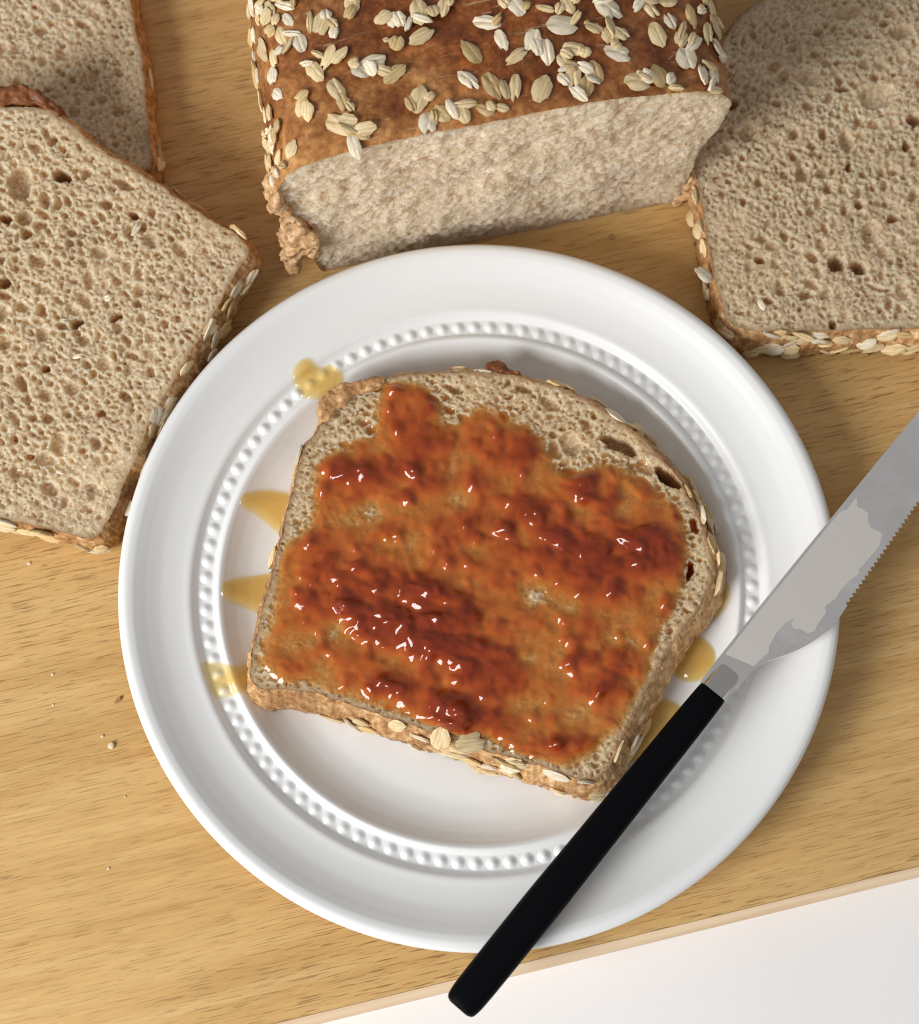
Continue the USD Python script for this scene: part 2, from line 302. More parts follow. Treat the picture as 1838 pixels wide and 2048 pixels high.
# ------------------------------------------------------------------ bread: sponge-like cut faces
def stamp_pores(H, x0, y0, g, pores):
    """pores: cx, cy, a, b, angle, depth, power; each scoops an ellipsoidal bowl out of the height field"""
    ny, nx = H.shape
    for cx, cy, a, b, th, dep, pw in pores:
        R = max(a, b)
        i0, i1 = max(0, int((cx - R - x0) / g)), min(nx, int((cx + R - x0) / g) + 2)
        j0, j1 = max(0, int((cy - R - y0) / g)), min(ny, int((cy + R - y0) / g) + 2)
        if i1 <= i0 or j1 <= j0: continue
        X = x0 + g * np.arange(i0, i1) - cx; Y = (y0 + g * np.arange(j0, j1) - cy)[:, None]
        c, s = math.cos(th), math.sin(th)
        q = ((c * X + s * Y) / a) ** 2 + ((-s * X + c * Y) / b) ** 2
        w = H[j0:j1, i0:i1]
        np.minimum(w, np.where(q < 1, .0002 - dep * np.clip(1 - q, 0, 1) ** pw, 1), out=w)

def grain(rg, shape, s):
    n = gaussian_filter(rg.standard_normal(shape), s); return n / n.std()

def crumb_field(out, g, seed, style, hand=(), soak=None):
    """height field over the outline's bounding box: pores of many sizes in a fine sponge"""
    rg = np.random.default_rng(seed)
    lo, hi = out.min(0) - .002, out.max(0) + .002
    nx, ny = int((hi[0] - lo[0]) / g) + 1, int((hi[1] - lo[1]) / g) + 1
    X, Y = np.meshgrid(lo[0] + g * np.arange(nx), lo[1] + g * np.arange(ny))
    P = np.stack([X, Y], -1)
    tree = cKDTree(out)
    area = (hi - lo).prod() * 1e4
    H = np.full((ny, nx), .0002)
    # packed like foam: the large bubbles first, smaller ones into what is left, thin walls between them
    occ = np.zeros((ny, nx), bool); small, large = [], []
    dr = style['dir']; ring8 = [(math.cos(t), math.sin(t)) for t in np.linspace(0, 2 * math.pi, 8, endpoint=False)] + [(0, 0), (.5, 0), (-.5, 0), (0, .5), (0, -.5)]
    def try_pore(cx, cy, a, b, th, wall):
        c, s_ = math.cos(th), math.sin(th)
        for u, v in ring8:
            u, v = u * (a + wall) * .93, v * (b + wall) * .93
            ii_, jj_ = int((cx + c * u - s_ * v - lo[0]) / g), int((cy + s_ * u + c * v - lo[1]) / g)
            if not (0 <= ii_ < nx and 0 <= jj_ < ny) or occ[jj_, ii_]: return False
        mark(cx, cy, a, b, th); return True
    def mark(cx, cy, a, b, th):
        Rm = max(a, b); i0, i1 = max(0, int((cx - Rm - lo[0]) / g)), min(nx, int((cx + Rm - lo[0]) / g) + 2); j0, j1 = max(0, int((cy - Rm - lo[1]) / g)), min(ny, int((cy + Rm - lo[1]) / g) + 2)
        if i1 <= i0 or j1 <= j0: return
        Xm = lo[0] + g * np.arange(i0, i1) - cx; Ym = (lo[1] + g * np.arange(j0, j1) - cy)[:, None]; c, s_ = math.cos(th), math.sin(th)
        occ[j0:j1, i0:i1] |= ((c * Xm + s_ * Ym) / a) ** 2 + ((-s_ * Xm + c * Ym) / b) ** 2 < 1
    for h in hand: mark(*h[:5])
    k, ks = style.get('k', 1.0), style.get('ks', 1.0)
    for nn_, r0, r1, asp, dmin, dep, pw, wall, big in ((area * .5 * k, .0014, .0023, 1.7, .007, (1.1, 1.8), (.22, .4), .0002, 1), (area * 4 * k, .0008, .0015, 1.8, .004, (1.5, 2.8), (.16, .34), .00018, 1),
                                         (area * 26 * k, .0005, .0008, 1.9, .0015, (1.7, 3.2), (.16, .36), .00013, 0), (area * 150 * ks, .00030, .0005, 1.8, .0006, (1.8, 3.4), (.2, .45), .00009, 0)):
        cs = lo + rg.random((int(nn_), 2)) * (hi - lo); d_, _ = tree.query(cs)
        for (cx, cy), dd in zip(cs, d_):
            rr = r0 * (r1 / r0) ** (rg.random() ** 1.5)
            if dd < dmin + rr * 1.2 or rg.random() > .3 + .7 * smooth01(dd / .016): continue
            a = rr * rg.uniform(1, asp); th = dr + rg.normal(0, .6)
            if try_pore(cx, cy, a, rr, th, wall): (large if big else small).append((cx, cy, a, rr, th, rr * rg.uniform(*dep), rg.uniform(*pw)))
    pores = small + large + list(hand)
    wx = fbm3(P, .0024, 2, seed + 3) * .0007 + fbm3(P, .0008, 2, seed + 13) * .00034; wy = fbm3(P + 5, .0024, 2, seed + 4) * .0007 + fbm3(P + 5, .0008, 2, seed + 14) * .00034
    open_ = meshkit.fbm(np.concatenate([P / .014, np.zeros(P.shape[:-1] + (1,))], -1), 2, seed + 15)
    soft = smooth01((open_ - .26) / .24)
    stamp_pores(H, lo[0], lo[1], g, pores)
    ii = np.stack([(Y + wy - lo[1]) / g, (X + wx - lo[0]) / g])
    H = map_coordinates(H, ii, order=1, mode='nearest')
    Hh_ = np.full((ny, nx), .01); stamp_pores(Hh_, lo[0], lo[1], g, hand); Hh_ = map_coordinates(Hh_, ii, order=1, mode='nearest')
    H = np.minimum(H * (.7 + .3 * soft) + (gaussian_filter(H, 2.0) - H) * .15 * (1 - soft), Hh_)
    if soak is not None:
        ins = shapely.contains_xy(soak, X.ravel(), Y.ravel()).reshape(ny, nx)
        H = np.where(ins, np.maximum(gaussian_filter(H, .8), -.00045), H)
    H += fbm3(P, .011, 2, seed + 1) * .00045 + fbm3(P, .0013, 2, seed + 2) * style.get('rough', .00036) + grain(rg, H.shape, .8) * .00007 + grain(rg, H.shape, 1.7) * .00009
    return lo, g, H, P

def cut_face(out, fld, lip_z):
    """triangulates the field inside the outline; the rim is the outline itself"""
    lo, g, H, P = fld
    poly = Polygon(out).buffer(-g * .55)
    inside = shapely.contains_xy(poly, P[..., 0].ravel(), P[..., 1].ravel())
    pts = P.reshape(-1, 2)[inside]; z = H.ravel()[inside]
    d, _ = cKDTree(out).query(pts)
    z = z * smooth01(.25 + d / .0016) + 0
    allp = np.vstack([out, pts]); allz = np.r_[lip_z, z]
    tri = Delaunay(allp).simplices
    c = allp[tri].mean(1)
    tri = tri[shapely.contains_xy(Polygon(out), c[:, 0], c[:, 1])]
    v = np.c_[allp, allz]
    nz = np.cross(v[tri[:, 1]] - v[tri[:, 0]], v[tri[:, 2]] - v[tri[:, 0]])[:, 2]
    tri[nz < 0] = tri[nz < 0][:, ::-1]
    dd = np.r_[np.zeros(len(out)), d]
    edge = np.clip(1 - dd / .0022, 0, 1) ** 1.3 * .9
    return v, tri, edge

def flake_mesh(L, W, seed):
    """one rolled oat: a thin crimped oval with a groove along it and a ragged end"""
    rg = np.random.default_rng(seed)
    n = 18; th = np.linspace(0, 2 * np.pi, n, endpoint=False)
    rr = 1 + rg.normal(0, .055, n)
    if rg.random() < .6:
        k = rg.integers(-1, 2); rr[k % n] *= rg.uniform(.55, .85)
        rr[(k + 2) % n] *= rg.uniform(1, 1.12)
    x = np.cos(th) * rr * (1 - .1 * np.sin(th) ** 2); y = np.sin(th) * rr * (1 + rg.uniform(-.12, .18) * np.cos(th))
    rings, V = [1, .72, .38], []
    cup, bend, gr = rg.uniform(-.15, .28), rg.uniform(-.35, .35), rg.uniform(.25, .6)
    def z(x, y, s): return (.0005 * gr * -np.exp(-(y / .13) ** 2) * 1.3 + .0009 * cup * (x * x * 1.2 + y * y) + .0007 * bend * x * y
                            + .00007 * np.sin(y * 9 + seed) + .0005 * (1 - s ** 3))
    for s in rings:
        V.append(np.stack([x * s * L / 2, y * s * W / 2, z(x * s, y * s, s)], 1))
    V.append(np.array([[0, 0, z(0, 0, 0)]]))
    Vb = np.stack([x * .9 * L / 2, y * .9 * W / 2, z(x * .9, y * .9, 1) - .00055], 1)
    V = np.vstack(V + [Vb, [[0, 0, z(0, 0, 1) - .0006]]])
    r0, r1, r2 = (np.arange(n) + n * k for k in range(3)); c = 3 * n; rb = np.arange(n) + c + 1; cb = c + 1 + n
    j = np.roll(np.arange(n), -1)
    Fs = [seg_strip(r0, r1), seg_strip(r1, r2), np.stack([r2, r2[j], np.full(n, c)], 1), seg_strip(r0, rb)[:, ::-1], np.stack([rb[j], rb, np.full(n, cb)], 1)]
    return trimesh.Trimesh(V, np.vstack(Fs), process=False)

flake_no = [0]
def add_flake(parent, pos, nrm, along, L, W, kind=None, tilt=0., lift=.0002):
    n = nrm / np.linalg.norm(nrm); x = along - n * (along @ n); x /= np.linalg.norm(x); y = np.cross(n, x)
    if tilt:
        c, s = math.cos(tilt), math.sin(tilt); y, n = y * c + n * s, n * c - y * s
    flake_no[0] += 1; rg = np.random.default_rng(flake_no[0] * 17 + 5)
    k = kind or rg.choice(['oat', 'pale_oat', 'toasted_oat'], p=[.5, .28, .22])
    return obj('oat_flake', flake_mesh(L, W, flake_no[0]), k, parent, 50, mat4(np.stack([x, y, n], 1), pos + n * lift))

def bread_slice(name, label, px_outline, P0, R, th, seed, style, crumb='crumb', crust='golden_crust', group=None, bulge=.0016, shift=(0, 0), flakes=(), hand=(), g=.00033, bits=(), soak=None, flare=()):
    """px_outline: where the cut face's rim lies; P0, R: foot point and axes of the slice; th: thickness"""
    top0 = P0 + R[:, 2] * th
    def loc(x, y):
        q = at_plane(x, y, top0, R[:, 2]) - top0
        return np.array([q @ R[:, 0], q @ R[:, 1]])
    out = ccw(spline([loc(*q) for q in px_outline], 1500))
    N = normals2(out)
    out = out + N * (fbm3(out, .0030, 3, seed)[:, None] * .00055 + fbm3(out, .0009, 2, seed + 9)[:, None] * .00022)
    parent = thing(name, label, 'bread slice', R, P0, group)
    hand = [(*loc(h[0], h[1]), h[2] / 72e2, h[3] / 72e2, -math.radians(h[4]), h[5] * (1.15 if len(h) < 7 or h[6] > .3 else 1.5) / 1000, .3 if len(h) < 7 else h[6] * .6) for h in hand]
    fld = crumb_field(out, g, seed, style, hand, Polygon([loc(*q) for q in soak]).buffer(-.001) if soak else None)
    lip = .0001 + .00035 * fbm3(out, .0011, 2, seed + 7)
    v, tri, edge = cut_face(out, fld, lip)
    v[:, 2] += th
    obj('crumb', trimesh.Trimesh(v, tri, process=False), crumb, parent, True, attrs={'edge': edge})
    # crust band down to the foot
    m = 12; rows = []
    N = normals2(gauss_closed(out, 6))
    for k in range(m + 1):
        t = k / m; z = th * (1 - t)
        off = bulge * math.sin(min(1, t * 1.15) * math.pi * .85) ** .7 * (1 if t > 0 else 0)
        q = np.c_[out, np.full(len(out), z)]
        dn = fbm3(q, .0035, 3, seed + 11) * .0008 + fbm3(q, .0010, 3, seed + 12) * .00055
        ring = out + N * (off + dn * (1 if k else 0))[:, None] + np.array(shift) * smooth01(t * 1.4)
        for fx_, fy_, am in flare: ring = ring + N * (np.clip(N @ np.array([fx_, fy_]), 0, 1) * am * smooth01(t * 1.3))[:, None]
        zz = np.full(len(out), z) + (lip if k == 0 else 0)
        if k == m: zz = np.zeros(len(out)) + .0001
        rows.append(np.c_[ring, zz])
    n = len(out); V = np.vstack(rows + [np.r_[out.mean(0), .0001][None]])
    ids = np.arange(n * (m + 1)).reshape(m + 1, n)
    Fs = [seg_strip(ids[k + 1], ids[k]) for k in range(m)]
    j = np.roll(np.arange(n), -1)
    Fs.append(np.stack([ids[m][j], ids[m], np.full(n, n * (m + 1))], 1))
    obj('crust', trimesh.Trimesh(V, np.vstack(Fs), process=False), crust, parent, True)
    # oats stuck to the crust: (fraction from, to, count)
    rg = np.random.default_rng(seed + 50)
    for fx, fy, spread, cnt in flakes:                       # near pixel (fx, fy) along the rim, within spread metres
        c = loc(fx, fy); i0 = int(np.argmin(np.linalg.norm(out - c, axis=1))); step = np.linalg.norm(out[1] - out[0])
        for _ in range(cnt):
            i = int(i0 + rg.uniform(-spread, spread) / step) % n
            k = rg.integers(1, m - 2)
            pos = rows[k][i]; nn = np.array([N[i, 0], N[i, 1], rg.uniform(-.1, .45)])
            tang = np.array([-N[i, 1], N[i, 0], rg.uniform(-.8, .8)])
            add_flake(parent, pos, nn, tang, rg.uniform(.0050, .0082), rg.uniform(.0032, .0048), None, rg.normal(0, .35), .0003)
    for bx, by, L, W, a in bits:
        c = loc(bx, by); ar = -math.radians(a)
        add_flake(parent, np.array([*c, th + .0002]), np.array([rg.normal(0, .2), rg.normal(0, .2), 1.0]), np.array([math.cos(ar), math.sin(ar), 0]), L / 1000, W / 1000, 'pale_oat')
    return parent, loc, out, fld

def gauss_closed(c, s):
    from scipy.ndimage import gaussian_filter1d
    return gaussian_filter1d(c, s, axis=0, mode='wrap')

def crag(pts, th, seed, amp=.0012):
    """a torn lump of crust: rounded polygon slab, roughened"""
    pg = Polygon(pts).buffer(0)
    m = m3.CrossSection([np.array(pg.exterior.coords[:-1]) if pg.exterior.is_ccw else np.array(pg.exterior.coords[:-1])[::-1]]).extrude(th)
    m = m.refine_to_length(.0006).to_mesh()
    t = trimesh.Trimesh(m.vert_properties[:, :3], m.tri_verts, process=True)
    t = trimesh.smoothing.filter_taubin(t, iterations=14)
    t = trimesh.smoothing.filter_laplacian(t, iterations=3)
    t.vertices = t.vertices + t.vertex_normals * (fbm3(t.vertices, .0028, 2, seed) * amp + fbm3(t.vertices, .0009, 3, seed + 1) * .0007)[:, None]
    return t
I3 = np.eye(3)
# slice lying at the back left
bread_slice('bread_slice', 'plain bread slice lying flat at the back left, underneath another slice', [(150, -190), (230, -110), (256, -20), (270, 60), (284, 130), (290, 200), (296, 265), (301, 318), (286, 336), (200, 335), (0, 315), (-200, 290), (-420, 250),
    (-450, 80), (-430, -100), (-300, -260), (-100, -300), (60, -265)], at(100, 200, 0) + [0, 0, .0002], I3, .0125, 21, {'dir': 1.9, 'k': .9}, bulge=.001, shift=(.0008, -.0005), flakes=[(290, 200, .03, 4)],
    hand=[(82, 118, 16, 12, 60, 2), (80, 60, 14, 12, 0, 2.2, .3), (186, 148, 12, 18, 10, 2.2), (125, 88, 8, 8, 0, 2), (190, 25, 16, 16, 0, 1.6), (38, 94, 15, 12, 0, 1.5), (100, 45, 10, 10, 0, 2)])
# slice leaning on it, lower edge on the board
dtilt = np.array([-.36, .933, 0]); dtilt /= np.linalg.norm(dtilt); ta = math.radians(8.6)
Zt = np.array([0, 0, math.cos(ta)]) - dtilt * math.sin(ta); Yt = dtilt * math.cos(ta) + np.array([0, 0, math.sin(ta)]); Xt = np.cross(Yt, Zt)
LEAN, leanloc, leanout, _ = bread_slice('bread_slice', 'bread slice with oat crusted edge at left, leaning on another slice', [(492, 500), (470, 535), (440, 590), (400, 660), (350, 745), (300, 832), (270, 905), (238, 980), (208, 1044), (188, 1064), (120, 1054), (40, 1034), (-30, 1018), (-120, 990), (-250, 930),
    (-340, 850), (-410, 700), (-420, 540), (-370, 390), (-250, 270), (-120, 222), (0, 212), (70, 213), (112, 228), (150, 254), (190, 290), (240, 322), (300, 356), (360, 396), (420, 436), (470, 468)],
    at(200, 1072, 0) + [0, 0, .0003], np.stack([Xt, Yt, Zt], 1), .0135, 22, {'dir': -1.0}, bulge=.0016, shift=(.0016, -.0016),
    flakes=[(440, 590, .012, 7), (390, 680, .01, 6), (310, 815, .010, 8), (250, 950, .012, 8), (120, 1054, .02, 9), (20, 1030, .01, 5), (350, 390, .03, 8)],
    hand=[(38, 365, 22, 34, 25, 4.5, .35), (122, 348, 20, 12, 35, 7, .2), (48, 432, 17, 16, 0, 3), (82, 444, 12, 10, 0, 2.5), (52, 462, 12, 11, 0, 3, .3), (10, 430, 14, 9, 40, 6, .2), (245, 365, 24, 11, 40, 3), (172, 344, 10, 10, 0, 2.5),
          (75, 515, 18, 12, 40, 3), (152, 640, 14, 9, -10, 6, .2), (230, 628, 12, 6, -20, 6, .2), (90, 730, 10, 8, 30, 5, .25), (265, 428, 9, 8, 20, 5, .25), (10, 560, 14, 12, 0, 5, .25), (0, 620, 20, 16, 0, 3), (30, 870, 8, 9, 0, 3),
          (58, 905, 10, 9, 0, 3), (94, 830, 10, 10, 0, 3), (200, 818, 11, 8, 0, 3.5), (205, 720, 16, 13, 10, 2), (90, 395, 18, 10, -60, 2.5), (115, 400, 9, 16, 20, 2.5), (150, 660, 8, 8, 0, 2), (145, 770, 15, 12, 0, 1.8), (10, 680, 16, 12, 0, 2.5)],
    bits=[(155, 706, 3.6, 1.4, 5), (125, 635, 2.6, 1.2, 20), (120, 935, 2.6, 1.2, 25), (270, 455, 4.5, 2, -40), (215, 590, 2.4, 2, 0), (40, 930, 1.5, 1, 0)])
tc = crag([leanloc(*q) for q in [(-70, 226), (-45, 190), (0, 172), (40, 167), (82, 190), (124, 216), (116, 232), (70, 213), (20, 209)]], .010, 4)
tc.apply_translation((0, 0, .0135 - .0095)); obj('curled_crust', tc, 'dark_crust', LEAN, True)
# slice at the right
bread_slice('bread_slice', 'bread slice lying flat on the board at the right behind the loaf', [(1374, 335), (1386, 400), (1399, 470), (1411, 530), (1425, 590), (1441, 632), (1470, 651), (1540, 657), (1620, 656), (1700, 653), (1780, 652), (1850, 650), (1950, 648), (2060, 640),
    (2090, 590), (2120, 450), (2150, 300), (2150, 150), (2080, 20), (1950, -80), (1800, -115), (1650, -90), (1560, -40), (1495, 8), (1452, 50), (1418, 110), (1390, 180), (1368, 240), (1364, 290)],
    at(1700, 400, 0) + [0, 0, .0002], I3, .0140, 23, {'dir': 1.1, 'k': .9}, bulge=.0014, shift=(0, -.0016),
    flakes=[(1500, 655, .012, 8), (1600, 656, .012, 8), (1700, 653, .01, 7), (1800, 652, .01, 7), (1405, 500, .012, 5), (1385, 400, .012, 4)],
    hand=[(1740, 190, 40, 28, -20, 2.2, .6), (1785, 62, 26, 17, -20, 3, .4), (1680, 26, 32, 16, -15, 2.2, .5), (1600, 150, 26, 20, -30, 2.2, .5), (1668, 176, 14, 9, -10, 5, .25), (1530, 135, 20, 12, -45, 2.2), (1812, 236, 16, 14, 0, 5, .3),
          (1590, 346, 13, 20, 10, 3, .4), (1676, 280, 14, 26, 0, 2.4), (1572, 310, 10, 14, 0, 3), (1640, 372, 12, 14, 0, 3), (1680, 330, 6, 14, 10, 5, .25), (1795, 286, 10, 13, 0, 4, .3), (1658, 520, 16, 16, 20, 6, .22), (1700, 530, 14, 15, 0, 6, .22),
          (1725, 458, 18, 26, 10, 2.6, .45), (1610, 508, 12, 16, -30, 3), (1505, 515, 12, 8, 20, 4, .3), (1700, 405, 12, 10, 0, 4), (1770, 432, 14, 8, -20, 4, .3), (1450, 206, 18, 8, -45, 8, .2), (1650, 640, 8, 10, 0, 4, .25),
          (1600, 210, 14, 10, 0, 2.5), (1620, 65, 14, 10, 0, 2.5), (1540, 205, 12, 10, 0, 2.5), (1700, 240, 12, 10, 0, 2.6), (1730, 245, 12, 12, 0, 2.2), (1472, 400, 9, 8, 0, 3), (1740, 570, 30, 6, 15, 2)],
    bits=[(1508, 605, 3.6, 2.0, 60), (1395, 545, 6.5, 4.2, 25)])
# slice on the plate
FILM = [(770, 776), (838, 776), (868, 800), (878, 838), (920, 832), (960, 806), (1012, 834), (1068, 880), (1108, 936), (1150, 944), (1205, 922), (1275, 950), (1336, 1006), (1356, 1080), (1352, 1140), (1330, 1195), (1300, 1250), (1285, 1300), (1270, 1350), (1240, 1400), (1215, 1440), (1180, 1475), (1135, 1508), (1080, 1514), (1040, 1494), (975, 1462), (890, 1444), (780, 1404), (690, 1376), (600, 1345), (535, 1330), (530, 1270), (552, 1200), (556, 1150), (580, 1085), (610, 1050), (626, 1000), (632, 940), (672, 896), (730, 874), (752, 836)]
SZ = .0043; ST = .0145
SL, sloc, sout, sfld = bread_slice('bread_slice', 'bread slice spread with orange jam on the white plate', [(497, 1345), (497, 1300), (513, 1230), (545, 1110), (568, 1010), (590, 925), (608, 878), (634, 838), (646, 800), (672, 776), (720, 758), (780, 745), (860, 737), (960, 737), (1040, 746), (1120, 772), (1200, 815),
    (1270, 868), (1320, 920), (1365, 985), (1395, 1050), (1412, 1110), (1405, 1160), (1380, 1215), (1345, 1258), (1310, 1310), (1290, 1350), (1265, 1400), (1237, 1450), (1216, 1500), (1197, 1530), (1165, 1545), (1100, 1528), (1020, 1503), (940, 1478), (850, 1447), (760, 1417), (660, 1384), (560, 1364), (513, 1362)],
    np.array([*at(950, 1150, SZ + ST)[:2], SZ]), I3, ST, 24, {'dir': .4, 'k': .9, 'rough': .00036}, 'toasted_crumb', 'golden_crust', None, .0018, (.0006, -.0027), g=.00030, soak=FILM, flare=[(.76, .65, .0034)],
    flakes=[(1300, 890, .012, 8), (1375, 1000, .012, 12), (1412, 1110, .006, 4), (1180, 800, .015, 6), (1000, 740, .015, 6), (940, 1478, .014, 10), (800, 1430, .014, 7), (700, 1400, .01, 4), (1100, 1528, .012, 7), (1240, 1445, .012, 6), (545, 1110, .004, 2), (600, 900, .006, 3)],
    hand=[(1225, 880, 42, 14, 25, 5, .3), (1130, 880, 20, 26, -20, 2.5, .5), (1100, 890, 16, 20, -20, 2.2, .5), (1270, 960, 22, 18, 20, 1.8), (1325, 945, 34, 13, 40, 8, .18), (1280, 925, 20, 14, 20, 1.6), (1375, 1040, 16, 8, 70, 3.5, .3), (1368, 1130, 6, 18, 8, 6, .2),
          (1090, 800, 24, 12, 25, 2), (1160, 840, 14, 9, 20, 2), (1035, 770, 18, 10, 10, 2.5), (900, 770, 22, 9, 15, 2.4), (850, 790, 20, 8, 20, 3), (735, 850, 14, 8, -30, 2.2), (770, 830, 7, 7, 0, 4, .3), (680, 880, 11, 9, 0, 2), (720, 835, 14, 10, 0, 2.2), (1095, 860, 12, 9, 0, 2), (1210, 960, 11, 9, 0, 1.6)])
add_flake(SL, np.array([*sloc(930, 1472), ST + .0012]), np.array([.15, -.3, 1]), np.array([1, .15, 0]), .0088, .0056, 'oat', -.2)
add_flake(SL, np.array([*sloc(872, 1462), ST + .0008]), np.array([-.2, -.2, 1]), np.array([.3, 1, 0]), .0062, .0056, 'oat', .1)
add_flake(SL, np.array([*sloc(908, 1492), ST + .0000]), np.array([0, -.6, 1]), np.array([1, -.3, 0]), .0060, .0032, 'oat', -.2)

tc = crag([sloc(*q) for q in [(634, 838), (640, 792), (664, 768), (720, 756), (765, 752), (768, 768), (700, 790), (668, 812), (655, 836)]], .008, 5)
tc.apply_translation((0, 0, ST - .0068)); obj('torn_crust', tc, 'golden_crust', SL, True)
tc = crag([sloc(*q) for q in [(955, 742), (965, 722), (985, 718), (1005, 733), (1030, 745), (1005, 748)]], .005, 6)
tc.apply_translation((0, 0, ST - .005)); obj('torn_crust', tc, 'dark_crust', SL, True)

# ------------------------------------------------------------------ jam on that slice
def jam():
    lo, g, H, P = sfld
    ny, nx = H.shape
    film = ccw(spline([sloc(*q) for q in FILM], 900))
    d, _ = cKDTree(film).query(P.reshape(-1, 2)); d = d.reshape(ny, nx)
    ins = shapely.contains_xy(Polygon(film), P[..., 0].ravel(), P[..., 1].ravel()).reshape(ny, nx)
    sd = np.where(ins, d, -d) + fbm3(P, .006, 3, 77) * .0018 + .0022
    # mounds: x, y, half length, half width, angle (degrees down to the right), thickness mm
    mounds = [(815, 800, 50, 28, 10, .7), (800, 860, 80, 50, -60, .8), (770, 935, 100, 42, 8, 1.6), (740, 960, 40, 28, 20, 1.0), (865, 870, 35, 28, 0, 1.2), (680, 965, 46, 34, 70, 1.0), (985, 885, 90, 48, 30, .8), (1050, 910, 50, 30, 35, 1.0), (1150, 965, 42, 26, 25, 1.6),
              (1010, 990, 150, 42, 18, .8), (1210, 1010, 110, 42, 20, 1.1), (1190, 1085, 160, 46, 12, 1.7), (1040, 1075, 170, 40, 16, .8), (1290, 1090, 50, 50, 0, 1.2), (670, 1080, 70, 34, 0, .9), (640, 1195, 70, 26, 5, 1.0), (740, 1150, 110, 38, 5, 1.5), (690, 1225, 110, 36, 8, 1.6),
              (840, 1215, 120, 52, 20, 2.2), (900, 1285, 140, 46, 28, 2.3), (790, 1265, 80, 34, 12, 1.4), (1060, 1225, 140, 34, 14, .5), (860, 1170, 80, 30, 5, .9), (760, 1345, 90, 26, 22, 1.0), (850, 1400, 130, 34, 14, 1.7), (910, 1425, 66, 30, 15, 1.8), (950, 1365, 60, 30, 50, .8),
              (1210, 1325, 80, 44, -20, 1.2), (1150, 1360, 70, 40, 10, .7), (1085, 1485, 58, 28, -8, 1.6), (1120, 1130, 120, 36, 15, .9), (980, 1140, 90, 30, 20, .8), (1180, 1175, 70, 30, 10, .7)]
    T = .56 + .34 * fbm3(P, .010, 3, 79)
    wob = np.stack([fbm3(P, .007, 3, 81), fbm3(P, .007, 3, 82)], -1) * .0032
    ca, sa = math.cos(math.radians(-17)), math.sin(math.radians(-17)); U = np.stack([(P[..., 0] * ca + P[..., 1] * sa) * .35, -P[..., 0] * sa + P[..., 1] * ca], -1)
    streak = np.clip(1 + .95 * fbm3(U, .0042, 3, 83), .35, 1.8)
    for x, y, a, b, an, t in mounds:
        c = sloc(x, y); r_ = -math.radians(an); q = P + wob - c
        u = (q[..., 0] * math.cos(r_) + q[..., 1] * math.sin(r_)) / (a * 1.12 / 7200); v = (-q[..., 0] * math.sin(r_) + q[..., 1] * math.cos(r_)) / (b * 1.12 / 7200)
        T += t * .74 * streak * np.exp(-1.1 * (u * u + v * v) ** 1.5)
    edge = smooth01((sd + .0012) / .0052)
    T = T * edge - .22 * (1 - edge)
    gj = np.random.default_rng(91); wet = .34 * grain(gj, H.shape, 6.5); lump = np.maximum(0, .36 * grain(gj, H.shape, 4.4) - .06) * 1.1 + .45 * np.maximum(0, .36 * grain(gj, H.shape, 2.4) - .12)
    Tn = np.clip(T / 1.1, 0, 1) ** .7
    filled = gaussian_filter(H, 2.6) * (1 - Tn) + (gaussian_filter(H, 9) + .00015) * Tn + .00012
    S = filled + T * .001 + edge * (wet * .00070 * (.8 + .6 * T) + lump * .00150 * (.6 + .4 * np.clip(T, 0, 1.5)))
    S = gaussian_filter(S, 1.25)
    thick = (S - H) * 1000
    keep = (sd > -.0028) & shapely.contains_xy(Polygon(sout).buffer(-.0012), P[..., 0].ravel(), P[..., 1].ravel()).reshape(ny, nx)
    idx = -np.ones((ny, nx), int); idx[keep] = np.arange(keep.sum())
    a, b, c, d4 = idx[:-1, :-1], idx[:-1, 1:], idx[1:, 1:], idx[1:, :-1]
    ok = (a >= 0) & (b >= 0) & (c >= 0) & (d4 >= 0)
    Fq = np.vstack([np.stack([a[ok], b[ok], c[ok]], 1), np.stack([a[ok], c[ok], d4[ok]], 1)])
    th_ = gaussian_filter(np.clip(thick, 0, 5), 2.2)[keep]
    Fq = Fq[(thick[keep][Fq] > -.12).any(1)]
    V = np.c_[P[keep], S[keep] + ST]
    uu, inv = np.unique(Fq, return_inverse=True); V, th_, Fq = V[uu], th_[uu], inv.reshape(-1, 3)
    o = obj('jam', trimesh.Trimesh(V, Fq, process=False), 'jam', SL, True, attrs={'thick': th_})
    tag(o, 'glossy orange red jam in thick and thin streaks')
jam()

